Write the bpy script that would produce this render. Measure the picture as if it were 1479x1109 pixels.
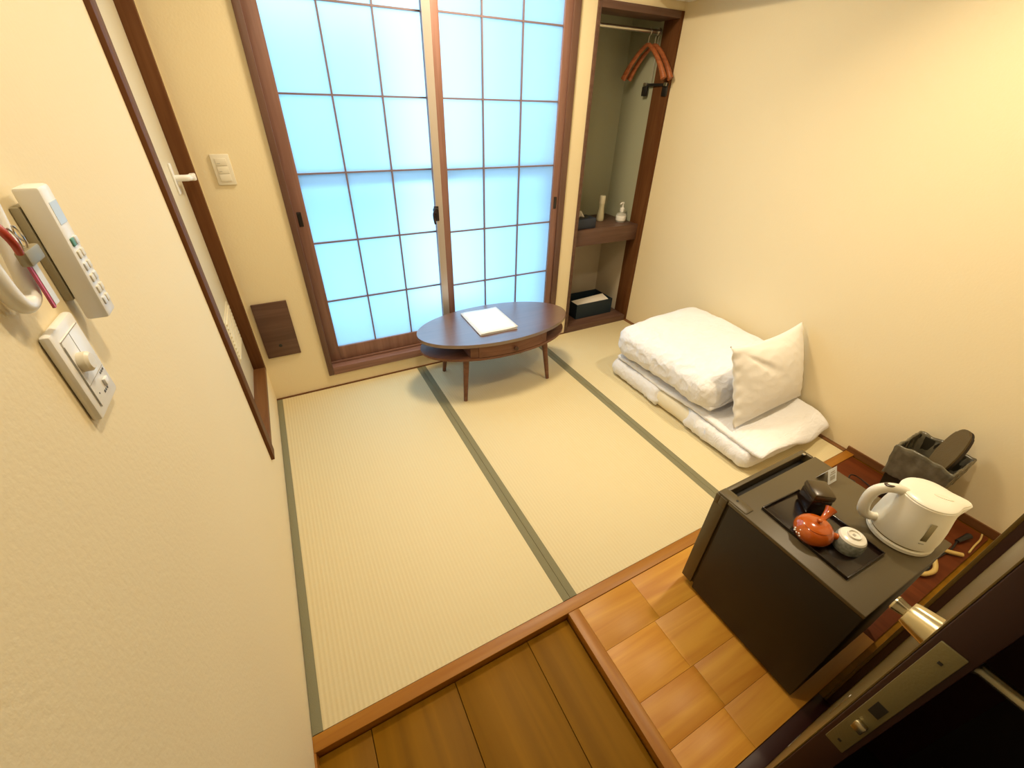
import bpy, bmesh, math, random
from mathutils import Vector, Matrix, noise
random.seed(7)
S = bpy.context.scene
COL = S.collection
PI = math.pi
for o in list(bpy.data.objects): bpy.data.objects.remove(o, do_unlink=True)

# ------------------------------------------------------------------ camera
CR = Vector((0.885127, -0.464721, 0.024173)); CU = Vector((0.24256, 0.505074, 0.828291)); CF = Vector((0.397134, 0.727279, -0.559777))
cd = bpy.data.cameras.new('camera'); cam = bpy.data.objects.new('camera', cd); COL.objects.link(cam)
cd.sensor_fit = 'HORIZONTAL'; cd.sensor_width = 36.0; cd.lens = 14.6827; cd.clip_start = 0.02
M = Matrix.Identity(4)
for i in range(3):
    M[i][0] = CR[i]; M[i][1] = CU[i]; M[i][2] = -CF[i]
M[0][3], M[1][3], M[2][3] = (0.27382, -0.61774, 1.5)
cam.matrix_world = M
S.camera = cam

# ------------------------------------------------------------------ world, lights, exposure
def srgb(r, g, b):
    f = lambda c: (c/255/12.92) if c/255 <= 0.04045 else ((c/255+0.055)/1.055)**2.4
    return (f(r), f(g), f(b), 1.0)
W = bpy.data.worlds.new('sky'); S.world = W; W.use_nodes = True
bg = W.node_tree.nodes['Background']
bg.inputs[0].default_value = (0.47, 0.75, 1.0, 1); bg.inputs[1].default_value = 2.65
WARM = (1.0, 0.825, 0.57)
def area(name, loc, size, power, col, rot=(0, 0, 0), spread=None):
    l = bpy.data.lights.new(name, 'AREA'); l.shape = 'DISK'; l.size = size; l.energy = power; l.color = col
    if spread: l.spread = spread
    o = bpy.data.objects.new(name, l); COL.objects.link(o); o.location = loc; o.rotation_euler = rot
    return o
area('ceiling_lamp_light', (1.22, 1.28, 2.335), 0.34, 22.5, WARM)
area('entry_downlight_light', (0.58, 0.06, 2.40), 0.12, 8.5, WARM)
area('side_downlight_light', (2.12, 0.04, 2.40), 0.12, 6.5, WARM, spread=1.9)
S.view_settings.view_transform = 'Standard'
S.view_settings.look = 'None'
S.view_settings.exposure = 0.45
S.view_settings.gamma = 1.0
S.view_settings.use_curve_mapping = False

# ------------------------------------------------------------------ materials
def base_mat(name):
    m = bpy.data.materials.new(name); m.use_nodes = True
    nt = m.node_tree; return m, nt, nt.nodes['Principled BSDF']
def N(nt, kind, **kw):
    n = nt.nodes.new(kind)
    for k, v in kw.items(): setattr(n, k, v)
    return n
def mix_rgb(nt, fac, a, b):
    m = N(nt, 'ShaderNodeMix', data_type='RGBA')
    if hasattr(fac, 'links') or hasattr(fac, 'is_linked'): nt.links.new(fac, m.inputs[0])
    else: m.inputs[0].default_value = fac
    for s, v in ((6, a), (7, b)):
        if isinstance(v, tuple): m.inputs[s].default_value = v
        else: nt.links.new(v, m.inputs[s])
    return m.outputs[2]
def plain(name, col, rough=0.5, metal=0.0, bump=0.0, bscale=60, var=0.0, spec=0.5, coat=0.0):
    m, nt, p = base_mat(name)
    p.inputs['Base Color'].default_value = col; p.inputs['Roughness'].default_value = rough
    p.inputs['Metallic'].default_value = metal; p.inputs['Specular IOR Level'].default_value = spec
    p.inputs['Coat Weight'].default_value = coat
    tc = N(nt, 'ShaderNodeTexCoord'); nz = N(nt, 'ShaderNodeTexNoise'); nz.inputs['Scale'].default_value = bscale
    nz.inputs['Detail'].default_value = 3
    nt.links.new(tc.outputs['Object'], nz.inputs['Vector'])
    if var:
        d = tuple(c*(1-var) for c in col[:3])+(1,)
        nt.links.new(mix_rgb(nt, nz.outputs['Fac'], col, d), p.inputs['Base Color'])
    if bump:
        b = N(nt, 'ShaderNodeBump'); b.inputs['Strength'].default_value = bump; b.inputs['Distance'].default_value = 0.002
        nt.links.new(nz.outputs['Fac'], b.inputs['Height']); nt.links.new(b.outputs[0], p.inputs['Normal'])
    return m
def wood(name, c1, c2, axis=0, rough=0.45, scale=9.0, rnd=0.0, spec=0.4, bump=0.15):
    m, nt, p = base_mat(name)
    tc = N(nt, 'ShaderNodeTexCoord'); mp = N(nt, 'ShaderNodeMapping')
    sc = [scale*6]*3; sc[axis] = scale*0.35
    mp.inputs['Scale'].default_value = sc
    nt.links.new(tc.outputs['Object'], mp.inputs['Vector'])
    oi = N(nt, 'ShaderNodeObjectInfo')
    ml = N(nt, 'ShaderNodeVectorMath', operation='SCALE'); ml.inputs['Scale'].default_value = 37.0
    cx = N(nt, 'ShaderNodeCombineXYZ')
    for i in range(3): nt.links.new(oi.outputs['Random'], cx.inputs[i])
    nt.links.new(cx.outputs[0], ml.inputs[0])
    ad = N(nt, 'ShaderNodeVectorMath', operation='ADD')
    nt.links.new(mp.outputs[0], ad.inputs[0]); nt.links.new(ml.outputs[0], ad.inputs[1])
    nz = N(nt, 'ShaderNodeTexNoise'); nz.inputs['Scale'].default_value = 1.0; nz.inputs['Detail'].default_value = 5
    nz.inputs['Distortion'].default_value = 0.7
    nt.links.new(ad.outputs[0], nz.inputs['Vector'])
    cr = N(nt, 'ShaderNodeValToRGB'); cr.color_ramp.elements[0].position = 0.34; cr.color_ramp.elements[1].position = 0.68
    cr.color_ramp.elements[0].color = c2; cr.color_ramp.elements[1].color = c1
    nt.links.new(nz.outputs['Fac'], cr.inputs[0])
    out = cr.outputs[0]
    if rnd:
        hv = N(nt, 'ShaderNodeHueSaturation')
        mr = N(nt, 'ShaderNodeMapRange'); mr.inputs[3].default_value = 1-rnd; mr.inputs[4].default_value = 1+rnd
        nt.links.new(oi.outputs['Random'], mr.inputs[0]); nt.links.new(mr.outputs[0], hv.inputs['Value'])
        nt.links.new(out, hv.inputs['Color']); out = hv.outputs[0]
    nt.links.new(out, p.inputs['Base Color'])
    p.inputs['Roughness'].default_value = rough; p.inputs['Specular IOR Level'].default_value = spec
    b = N(nt, 'ShaderNodeBump'); b.inputs['Strength'].default_value = bump; b.inputs['Distance'].default_value = 0.001
    nt.links.new(nz.outputs['Fac'], b.inputs['Height']); nt.links.new(b.outputs[0], p.inputs['Normal'])
    return m
def wallpaper(name, col):
    m, nt, p = base_mat(name)
    tc = N(nt, 'ShaderNodeTexCoord'); n1 = N(nt, 'ShaderNodeTexNoise'); n1.inputs['Scale'].default_value = 110; n1.inputs['Detail'].default_value = 4
    n2 = N(nt, 'ShaderNodeTexNoise'); n2.inputs['Scale'].default_value = 2.0
    for n in (n1, n2): nt.links.new(tc.outputs['Object'], n.inputs['Vector'])
    d = tuple(c*0.95 for c in col[:3])+(1,)
    nt.links.new(mix_rgb(nt, n2.outputs['Fac'], col, d), p.inputs['Base Color'])
    p.inputs['Roughness'].default_value = 0.75; p.inputs['Specular IOR Level'].default_value = 0.2
    b = N(nt, 'ShaderNodeBump'); b.inputs['Strength'].default_value = 0.35; b.inputs['Distance'].default_value = 0.0015
    nt.links.new(n1.outputs['Fac'], b.inputs['Height']); nt.links.new(b.outputs[0], p.inputs['Normal'])
    return m
def tatami_mat():
    m, nt, p = base_mat('tatami_rush')
    tc = N(nt, 'ShaderNodeTexCoord')
    wv = N(nt, 'ShaderNodeTexWave', wave_type='BANDS', bands_direction='X', wave_profile='SIN')
    wv.inputs['Scale'].default_value = 22; wv.inputs['Distortion'].default_value = 0.25; wv.inputs['Detail'].default_value = 1
    nt.links.new(tc.outputs['Object'], wv.inputs['Vector'])
    mp = N(nt, 'ShaderNodeMapping'); mp.inputs['Scale'].default_value = (6, 420, 1)
    nt.links.new(tc.outputs['Object'], mp.inputs['Vector'])
    nz = N(nt, 'ShaderNodeTexNoise'); nz.inputs['Scale'].default_value = 1; nz.inputs['Detail'].default_value = 3
    nt.links.new(mp.outputs[0], nz.inputs['Vector'])
    n2 = N(nt, 'ShaderNodeTexNoise'); n2.inputs['Scale'].default_value = 3
    nt.links.new(tc.outputs['Object'], n2.inputs['Vector'])
    a = mix_rgb(nt, wv.outputs['Fac'], (0.715, 0.615, 0.38, 1), (0.765, 0.665, 0.42, 1))
    b_ = mix_rgb(nt, nz.outputs['Fac'], a, (0.685, 0.58, 0.34, 1))
    m3 = mix_rgb(nt, n2.outputs['Fac'], b_, (0.715, 0.60, 0.355, 1))
    nt.links.new(m3, p.inputs['Base Color'])
    p.inputs['Roughness'].default_value = 0.6; p.inputs['Specular IOR Level'].default_value = 0.3
    b = N(nt, 'ShaderNodeBump'); b.inputs['Strength'].default_value = 0.5; b.inputs['Distance'].default_value = 0.0012
    ad = N(nt, 'ShaderNodeMath', operation='ADD'); nt.links.new(wv.outputs['Fac'], ad.inputs[0]); nt.links.new(nz.outputs['Fac'], ad.inputs[1])
    nt.links.new(ad.outputs[0], b.inputs['Height']); nt.links.new(b.outputs[0], p.inputs['Normal'])
    return m
def frosted():
    m = bpy.data.materials.new('frosted_glass'); m.use_nodes = True; nt = m.node_tree; nt.nodes.clear()
    out = N(nt, 'ShaderNodeOutputMaterial')
    tr = N(nt, 'ShaderNodeBsdfTranslucent'); tr.inputs[0].default_value = (0.84, 0.93, 0.97, 1)
    rf = N(nt, 'ShaderNodeBsdfRefraction'); rf.inputs['Color'].default_value = (0.85, 0.96, 1, 1); rf.inputs['Roughness'].default_value = 0.75; rf.inputs['IOR'].default_value = 1.25
    gl = N(nt, 'ShaderNodeBsdfGlossy'); gl.inputs['Roughness'].default_value = 0.35
    a = N(nt, 'ShaderNodeMixShader'); a.inputs[0].default_value = 0.45
    b = N(nt, 'ShaderNodeMixShader'); b.inputs[0].default_value = 0.04
    nt.links.new(tr.outputs[0], a.inputs[1]); nt.links.new(rf.outputs[0], a.inputs[2])
    nt.links.new(a.outputs[0], b.inputs[1]); nt.links.new(gl.outputs[0], b.inputs[2]); nt.links.new(b.outputs[0], out.inputs[0])
    return m
def clear(name, col=(1, 1, 1, 1)):
    m = bpy.data.materials.new(name); m.use_nodes = True; nt = m.node_tree; nt.nodes.clear()
    out = N(nt, 'ShaderNodeOutputMaterial'); t = N(nt, 'ShaderNodeBsdfTransparent'); t.inputs[0].default_value = col
    nt.links.new(t.outputs[0], out.inputs[0]); return m
def glassy(name, col, alpha):
    m, nt, p = base_mat(name); p.inputs['Base Color'].default_value = col; p.inputs['Roughness'].default_value = 0.1
    p.inputs['Alpha'].default_value = alpha; return m

WALLC = (0.86, 0.735, 0.485, 1)
mWALL = wallpaper('cream_wallpaper', WALLC)
mCEIL = plain('ceiling_paper', (0.80, 0.73, 0.55, 1), 0.8, bump=0.2)
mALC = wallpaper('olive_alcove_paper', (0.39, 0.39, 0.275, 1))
mALC2 = wallpaper('alcove_paper_lit', (0.52, 0.44, 0.32, 1))  # alcove wall below the shelf, lamp light put into the paler colour
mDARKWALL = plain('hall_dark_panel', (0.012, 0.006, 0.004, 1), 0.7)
mFRAME = wood('brown_frame_wood', srgb(142, 105, 92), srgb(124, 89, 76), 2, 0.4, 7)
mOUTF = wood('dark_outer_frame', srgb(112, 82, 68), srgb(96, 68, 56), 2, 0.4, 7)
mFRAMEX = wood('brown_frame_wood_level', srgb(142, 105, 92), srgb(124, 89, 76), 0, 0.4, 7)
mALCW = wood('alcove_wood', srgb(104, 76, 62), srgb(86, 60, 48), 0, 0.45, 7)
mJAMB = wood('dark_jamb_wood', srgb(108, 70, 40), srgb(92, 56, 30), 2, 0.5, 7, spec=0.12)
mJAMBY = wood('dark_sill_wood', srgb(124, 82, 44), srgb(108, 68, 36), 1, 0.45, 7)
mBEAM = wood('threshold_wood', srgb(168, 112, 34), srgb(152, 96, 26), 0, 0.4, 6)
mBEAMY = wood('threshold_wood_deep', srgb(168, 112, 34), srgb(152, 96, 26), 1, 0.4, 6)
mPLANK = wood('floor_plank_oak', srgb(206, 148, 50), srgb(184, 120, 34), 0, 0.42, 4.5, rnd=0.10)
mGENKAN = wood('entry_plank_walnut', srgb(136, 94, 10), srgb(116, 78, 4), 1, 0.55, 3.0, rnd=0.05, spec=0.12)
mRED = wood('red_brown_board', srgb(104, 50, 20), srgb(84, 38, 12), 1, 0.5, 5, spec=0.15)
mTABLEB = wood('walnut_table_base', srgb(122, 84, 66), srgb(102, 68, 52), 0, 0.4, 6, spec=0.3, bump=0.03)
mTABLE = wood('walnut_table', srgb(106, 70, 56), srgb(88, 56, 44), 0, 0.30, 6, spec=0.8, bump=0.03)
mTABLE.node_tree.nodes['Principled BSDF'].inputs['Coat Weight'].default_value = 1.0
mTABLE.node_tree.nodes['Principled BSDF'].inputs['Coat IOR'].default_value = 2.0
mTABLE.node_tree.nodes['Principled BSDF'].inputs['Coat Roughness'].default_value = 0.30
mTATAMI = tatami_mat()
mHERI = plain('green_cloth_border', (0.235, 0.215, 0.118, 1), 0.8, bump=0.4, bscale=600, var=0.15)
mFROST = frosted(); mCLEAR = clear('clear_glass')
mMUNTIN = plain('muntin_brown', srgb(124, 104, 106), 0.5)
mMETAL = plain('brushed_metal', (0.62, 0.60, 0.56, 1), 0.28, 1.0)
mBRASS = plain('satin_nickel', (0.62, 0.55, 0.37, 1), 0.24, 1.0)
mPLATE = plain('lock_plate', (0.20, 0.165, 0.07, 1), 0.5, 0.5, bump=0.2, bscale=300)
mDARKMET = plain('dark_bronze', srgb(52, 42, 40), 0.4, 0.5)
mWHITEPL = plain('white_plastic', (0.90, 0.89, 0.86, 1), 0.3)
mIVORY = plain('ivory_plastic', (0.80, 0.74, 0.60, 1), 0.38)
mGREYMARK = plain('grey_print', (0.10, 0.10, 0.10, 1), 0.7)
mSOFTMARK = plain('pale_grey_print', (0.40, 0.37, 0.31, 1), 0.7)
mDOORP = plain('door_panel_cream', (0.80, 0.72, 0.52, 1), 0.4)
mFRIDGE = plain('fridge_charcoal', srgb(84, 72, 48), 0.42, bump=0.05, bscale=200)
mFRIDGES = plain('fridge_charcoal_shaded', srgb(28, 20, 11), 0.55, bump=0.05, bscale=200)  # fridge finish with the shade of its unlit side put into the colour
mBLACK = plain('black_plastic', (0.012, 0.010, 0.009, 1), 0.4)
mLACQ = plain('dark_lacquer', srgb(26, 14, 10), 0.22, coat=0.3)
mCADDY = plain('black_lacquer', srgb(30, 18, 12), 0.25, coat=0.4)
mORANGE = plain('orange_glaze', srgb(182, 84, 18), 0.16, coat=0.5, var=0.12, bscale=20)
mCUPW = plain('white_glaze', (0.80, 0.76, 0.66, 1), 0.2)
mKETTLE = plain('kettle_white', (0.82, 0.78, 0.66, 1), 0.28)
mGAUGE = plain('gauge_grey', srgb(146, 134, 98), 0.2)
def cloth(name, col, crease=0.5, cs=11.0):
    m, nt, p = base_mat(name)
    p.inputs['Base Color'].default_value = col; p.inputs['Roughness'].default_value = 0.9; p.inputs['Specular IOR Level'].default_value = 0.1
    tc = N(nt, 'ShaderNodeTexCoord'); mp = N(nt, 'ShaderNodeMapping'); mp.inputs['Rotation'].default_value = (0.3, 0.2, 0.7); mp.inputs['Scale'].default_value = (1.0, 2.4, 1.3)
    nt.links.new(tc.outputs['Object'], mp.inputs['Vector'])
    n1 = N(nt, 'ShaderNodeTexNoise'); n1.inputs['Scale'].default_value = cs; n1.inputs['Detail'].default_value = 3; n1.inputs['Distortion'].default_value = 0.8
    nt.links.new(mp.outputs[0], n1.inputs['Vector'])
    sb = N(nt, 'ShaderNodeMath', operation='SUBTRACT'); sb.inputs[1].default_value = 0.5; ab = N(nt, 'ShaderNodeMath', operation='ABSOLUTE')
    nt.links.new(n1.outputs['Fac'], sb.inputs[0]); nt.links.new(sb.outputs[0], ab.inputs[0])
    b1 = N(nt, 'ShaderNodeBump'); b1.inputs['Strength'].default_value = crease; b1.inputs['Distance'].default_value = 0.03; b1.invert = True
    nt.links.new(ab.outputs[0], b1.inputs['Height']); nt.links.new(b1.outputs[0], p.inputs['Normal'])
    return m
mSHEET = cloth('white_cotton', (0.84, 0.835, 0.86, 1), 0.35)
mCREAM = plain('cream_cotton', (0.82, 0.74, 0.56, 1), 0.9, bump=0.3, bscale=500, spec=0.1)
mPILLOW = cloth('pillow_cotton', (0.84, 0.81, 0.77, 1), 0.10, 7.0)
mNAVY = plain('navy_box', srgb(34, 42, 60), 0.55, bump=0.2, bscale=300)
mTEAL = plain('dark_teal_box', srgb(22, 40, 52), 0.55, bump=0.2, bscale=300)
mPAPER = plain('white_paper', (0.74, 0.76, 0.78, 1), 0.5)
mTISSUE = plain('tissue_paper', (0.84, 0.78, 0.68, 1), 0.9)
mHANGER = wood('hanger_wood', srgb(176, 104, 62), srgb(140, 76, 42), 1, 0.3, 10)
mBAG = plain('dark_plastic_bag', srgb(126, 118, 98), 0.2, bump=1.0, bscale=28, var=0.75)
mBIN = plain('bin_dark', srgb(40, 34, 20), 0.5)
mSLIP = plain('olive_brown_felt', srgb(84, 68, 32), 0.7, bump=0.3, bscale=200)
mSLIPS = plain('dark_sole', srgb(36, 24, 14), 0.7)
mCORDW = plain('beige_cord', srgb(196, 164, 92), 0.5)
mREDT = plain('red_tag', srgb(170, 60, 40), 0.4)
mGREENB = plain('green_button', srgb(96, 150, 130), 0.5)
mPINK = plain('pink_print', srgb(206, 90, 120), 0.5)
mRUB = plain('concrete_pale', (0.30, 0.36, 0.42, 1), 0.9)
mRAIL = plain('balcony_rail', (0.10, 0.16, 0.26, 1), 0.5)
mOUT = plain('added_house_wall', (0.34, 0.50, 0.60, 1), 0.9)

# ------------------------------------------------------------------ mesh helpers
def finish(name, bm, mats, parent=None, smooth=False, loc=None):
    me = bpy.data.meshes.new(name)
    bm.normal_update(); bm.to_mesh(me); bm.free()
    if not isinstance(mats, (list, tuple)): mats = [mats]
    for m in mats: me.materials.append(m)
    if smooth:
        me.polygons.foreach_set('use_smooth', [True]*len(me.polygons))
        if smooth != 'all': me.set_sharp_from_angle(angle=math.radians(38))
    o = bpy.data.objects.new(name, me); COL.objects.link(o)
    if loc: o.location = loc
    if parent: o.parent = parent
    return o
def add_box(bm, a, b, bev=0.0, mi=0):
    x0, y0, z0 = a; x1, y1, z1 = b
    vs = [bm.verts.new(v) for v in ((x0,y0,z0),(x1,y0,z0),(x1,y1,z0),(x0,y1,z0),(x0,y0,z1),(x1,y0,z1),(x1,y1,z1),(x0,y1,z1))]
    fs = [bm.faces.new([vs[i] for i in q]) for q in ((3,2,1,0),(4,5,6,7),(0,1,5,4),(1,2,6,5),(2,3,7,6),(3,0,4,7))]
    for f in fs: f.material_index = mi
    if bev:
        es = set(e for f in fs for e in f.edges)
        bmesh.ops.bevel(bm, geom=list(es), offset=bev, segments=2, affect='EDGES', profile=0.5)
    return vs
def box(name, a, b, m, parent=None, bev=0.0, loc=None):
    """box in absolute coordinates; with a parent the coordinates are made local to it"""
    bm = bmesh.new(); add_box(bm, a, b, bev)
    o = finish(name, bm, m, parent, smooth=bool(bev))
    if parent and not loc: o.location = -tot(parent)
    return o
def tot(p):
    v = Vector((0, 0, 0))
    while p: v = v+p.location; p = p.parent
    return v
def catmull(pts, n=8):
    P = [Vector(p) for p in pts]; P = [P[0]*2-P[1]]+P+[P[-1]*2-P[-2]]; out = []
    for i in range(1, len(P)-2):
        for k in range(n):
            t = k/n; a, b, c, d = P[i-1], P[i], P[i+1], P[i+2]
            out.append(0.5*((2*b)+(c-a)*t+(2*a-5*b+4*c-d)*t*t+(3*b-a-3*c+d)*t**3))
    out.append(P[-2]); return out
def add_tube(bm, pts, rad, seg=10, flat=1.0, up=(0, 0, 1), mi=0, cap=True):
    """rad: number or function of t; flat: ratio of the second radius"""
    P = [Vector(p) for p in pts]; n = len(P); rings = []
    upv = Vector(up)
    for i, p in enumerate(P):
        d = (P[min(i+1, n-1)]-P[max(i-1, 0)]).normalized()
        s = d.cross(upv)
        if s.length < 1e-3: s = d.cross(Vector((1, 0, 0)))
        s.normalize(); w = s.cross(d).normalized()
        r = rad(i/(n-1)) if callable(rad) else rad
        rings.append([bm.verts.new(p+s*(r*math.cos(2*PI*k/seg))+w*(r*flat*math.sin(2*PI*k/seg))) for k in range(seg)])
    for a, b in zip(rings, rings[1:]):
        for k in range(seg):
            f = bm.faces.new((a[k], a[(k+1) % seg], b[(k+1) % seg], b[k])); f.material_index = mi
    if cap:
        for f in (bm.faces.new(rings[0][::-1]), bm.faces.new(rings[-1])): f.material_index = mi
def add_lathe(bm, prof, seg=40, fn=None, mi=0, axis='Z', c=(0, 0, 0)):
    c = Vector(c); rings = []
    for (r, z) in prof:
        ring = []
        for k in range(seg):
            a = 2*PI*k/seg; rr, zz = fn(r, z, a) if fn else (r, z)
            v = (rr*math.cos(a), rr*math.sin(a), zz)
            if axis == 'Y': v = (v[0], v[2], v[1])
            if axis == 'X': v = (v[2], v[0], v[1])
            ring.append(bm.verts.new(Vector(v)+c))
        rings.append(ring)
    for a, b in zip(rings, rings[1:]):
        for k in range(seg):
            f = bm.faces.new((a[k], a[(k+1) % seg], b[(k+1) % seg], b[k])); f.material_index = mi
    for rg, rev in ((rings[0], True), (rings[-1], False)):
        f = bm.faces.new(rg[::-1] if rev else rg); f.material_index = mi
    bmesh.ops.recalc_face_normals(bm, faces=bm.faces)
def lathe(name, prof, m, parent=None, seg=40, fn=None, loc=None, axis='Z', c=(0, 0, 0)):
    bm = bmesh.new(); add_lathe(bm, prof, seg, fn, 0, axis, c); return finish(name, bm, m, parent, smooth=True, loc=loc)
def tube(name, pts, rad, m, parent=None, seg=10, flat=1.0, up=(0, 0, 1), spl=8):
    bm = bmesh.new(); add_tube(bm, catmull(pts, spl) if spl else pts, rad, seg, flat, up)
    bmesh.ops.recalc_face_normals(bm, faces=bm.faces)
    return finish(name, bm, m, parent, smooth=True)
def add_prism(bm, outline, z0, z1, mi=0):
    lo = [bm.verts.new((x, y, z0)) for x, y in outline]; hi = [bm.verts.new((x, y, z1)) for x, y in outline]; n = len(lo)
    f = [bm.faces.new(lo[::-1]), bm.faces.new(hi)]
    f += [bm.faces.new((lo[i], lo[(i+1) % n], hi[(i+1) % n], hi[i])) for i in range(n)]
    for q in f: q.material_index = mi
    return f
def soft(name, size, rad, cuts, m, parent=None, disp=None, loc=None, power=1.0):
    """rounded padded block centred on its own origin, surface moved by disp(p, n)"""
    bm = bmesh.new(); sx, sy, sz = [s/2 for s in size]; vmap = {}
    nx, ny, nz = cuts
    def vert(i, j, k):
        key = (i, j, k)
        if key in vmap: return vmap[key]
        p = Vector(((2*i/nx-1)*sx, (2*j/ny-1)*sy, (2*k/nz-1)*sz))
        r = min(rad, sx, sy, sz)
        q = Vector((max(-sx+r, min(sx-r, p.x)), max(-sy+r, min(sy-r, p.y)), max(-sz+r, min(sz-r, p.z))))
        d = p-q; n = d.normalized() if d.length > 1e-9 else Vector((0, 0, 1))
        p = q+n*r
        if disp: p = disp(p, n)
        vmap[key] = bm.verts.new(p); return vmap[key]
    def face(a): bm.faces.new([vert(*q) for q in a])
    for i in range(nx):
        for j in range(ny):
            face(((i,j,0),(i,j+1,0),(i+1,j+1,0),(i+1,j,0))); face(((i,j,nz),(i+1,j,nz),(i+1,j+1,nz),(i,j+1,nz)))
    for i in range(nx):
        for k in range(nz):
            face(((i,0,k),(i+1,0,k),(i+1,0,k+1),(i,0,k+1))); face(((i,ny,k),(i,ny,k+1),(i+1,ny,k+1),(i+1,ny,k)))
    for j in range(ny):
        for k in range(nz):
            face(((0,j,k),(0,j,k+1),(0,j+1,k+1),(0,j+1,k))); face(((nx,j,k),(nx,j+1,k),(nx,j+1,k+1),(nx,j,k+1)))
    bmesh.ops.recalc_face_normals(bm, faces=bm.faces)
    return finish(name, bm, m, parent, smooth='all', loc=loc)
def thing(name, label, cat, loc=(0, 0, 0), group=None, rz=0.0):
    o = bpy.data.objects.new(name, None); COL.objects.link(o); o.location = loc; o.rotation_euler = (0, 0, rz); o.empty_display_size = 0.05
    o['label'] = label; o['category'] = cat
    if group: o['group'] = group
    return o
def tag(o, label, cat, group=None):
    o['label'] = label; o['category'] = cat
    if group: o['group'] = group
    return o
def struct(o): o['kind'] = 'structure'; return o
def sroot(name, loc=(0, 0, 0)):
    o = bpy.data.objects.new(name, None); COL.objects.link(o); o.location = loc; o['kind'] = 'structure'; return o
def walls(name, boxes, m):
    bm = bmesh.new()
    for a, b in boxes: add_box(bm, a, b)
    return struct(finish(name, bm, m))
def fbm(p, s, o=3):
    return noise.fractal(Vector(p)*s, 1.0, 2.0, o)

# ------------------------------------------------------------------ room shell
YB, XR, ZC = 1.7916, 2.6636, 2.46
XA, XB = 2.04, XR                      # alcove opening
floor = struct(walls('floor', [((0, 0, -0.15), (XR, YB, -0.055)), ((0.885, -0.70, -0.15), (XR, -0.043, -0.014)), ((0, -0.70, -0.15), (0.845, -0.043, -0.052))], mGENKAN))
walls('wall_left', [((-0.12, -2.0, -0.15), (0, 0.97, ZC)), ((-0.12, 1.775, -0.15), (0, YB+0.16, ZC)), ((-0.12, 0.97, -0.15), (0, 1.775, 0.225)), ((-0.12, 0.97, 2.16), (0, 1.775, ZC))], mWALL)
walls('wall_back', [((0, YB, -0.15), (0.312, YB+0.16, ZC)), ((0.312, YB, -0.15), (1.93, YB+0.16, 0.085)), ((0.312, YB, 2.27), (1.93, YB+0.16, ZC)),
                    ((1.93, YB, -0.15), (XA, YB+0.16, ZC)), ((XA, YB, 1.962), (XR, YB+0.16, ZC))], mWALL)
walls('wall_right', [((XR, -0.80, -0.15), (XR+0.12, 2.33, ZC))], mWALL)
walls('wall_front', [((1.50, -0.78, -0.15), (XR, -0.645, ZC)), ((0, -0.78, 2.04), (1.50, -0.645, ZC))], mWALL)
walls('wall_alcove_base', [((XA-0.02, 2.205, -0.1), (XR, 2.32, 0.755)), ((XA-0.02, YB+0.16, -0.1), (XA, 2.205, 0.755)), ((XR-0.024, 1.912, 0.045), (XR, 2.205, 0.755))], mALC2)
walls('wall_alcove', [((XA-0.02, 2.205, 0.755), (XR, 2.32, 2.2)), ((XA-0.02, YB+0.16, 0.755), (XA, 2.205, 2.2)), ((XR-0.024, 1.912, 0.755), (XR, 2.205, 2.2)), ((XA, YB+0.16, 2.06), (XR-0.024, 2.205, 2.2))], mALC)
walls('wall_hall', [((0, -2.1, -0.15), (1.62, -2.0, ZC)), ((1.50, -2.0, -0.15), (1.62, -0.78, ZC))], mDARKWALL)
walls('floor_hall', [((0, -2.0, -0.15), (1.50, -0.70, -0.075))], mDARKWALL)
walls('ceiling', [((-0.12, -2.1, ZC), (XR+0.12, 2.33, ZC+0.1))], mCEIL)

# entry floor boards (lower level) and the flush wooden floor boards
for x0, x1 in ((0.004, 0.148), (0.15, 0.41), (0.412, 0.674), (0.676, 0.838)):
    box('plank', (x0, -0.70, -0.052), (x1, -0.045, -0.036), mGENKAN, floor, 0.0012)
rows = [(-0.0445, -0.203, 1.125), (-0.2036, -0.366, 1.10), (-0.3666, -0.49, 1.113), (-0.4906, -0.60, 1.105)]
for i, (y1, y0, xj) in enumerate(rows):
    for x0, x1 in ((0.886, xj), (xj+0.0006, xj+0.62), (xj+0.6206, XR-0.03)):
        box('plank', (x0, y0, -0.014), (x1, y1, -0.001), mPLANK if x0 < 1.5 else mRED, floor, 0.0005)
# thresholds and trims
t = sroot('trim_1')
box('step_beam', (0.0, -0.043, -0.075), (XR, -0.001, 0.001), mBEAM, t, 0.0025)
box('divider_beam', (0.842, -0.70, -0.075), (0.886, -0.043, 0.0005), mBEAMY, t, 0.0025)
struct(box('baseboard_back', (0.0, YB-0.012, -0.02), (XA, YB, 0.004), mJAMB))
struct(box('baseboard_right', (XR-0.03, 0.0, -0.02), (XR, YB, 0.003), mJAMBY))
struct(box('baseboard_entry', (XR-0.008, -0.64, -0.01), (XR, -0.001, 0.03), mJAMBY))
struct(box('baseboard_left', (0.0, -0.70, -0.06), (0.006, -0.043, 0.0), mBEAMY))

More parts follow.
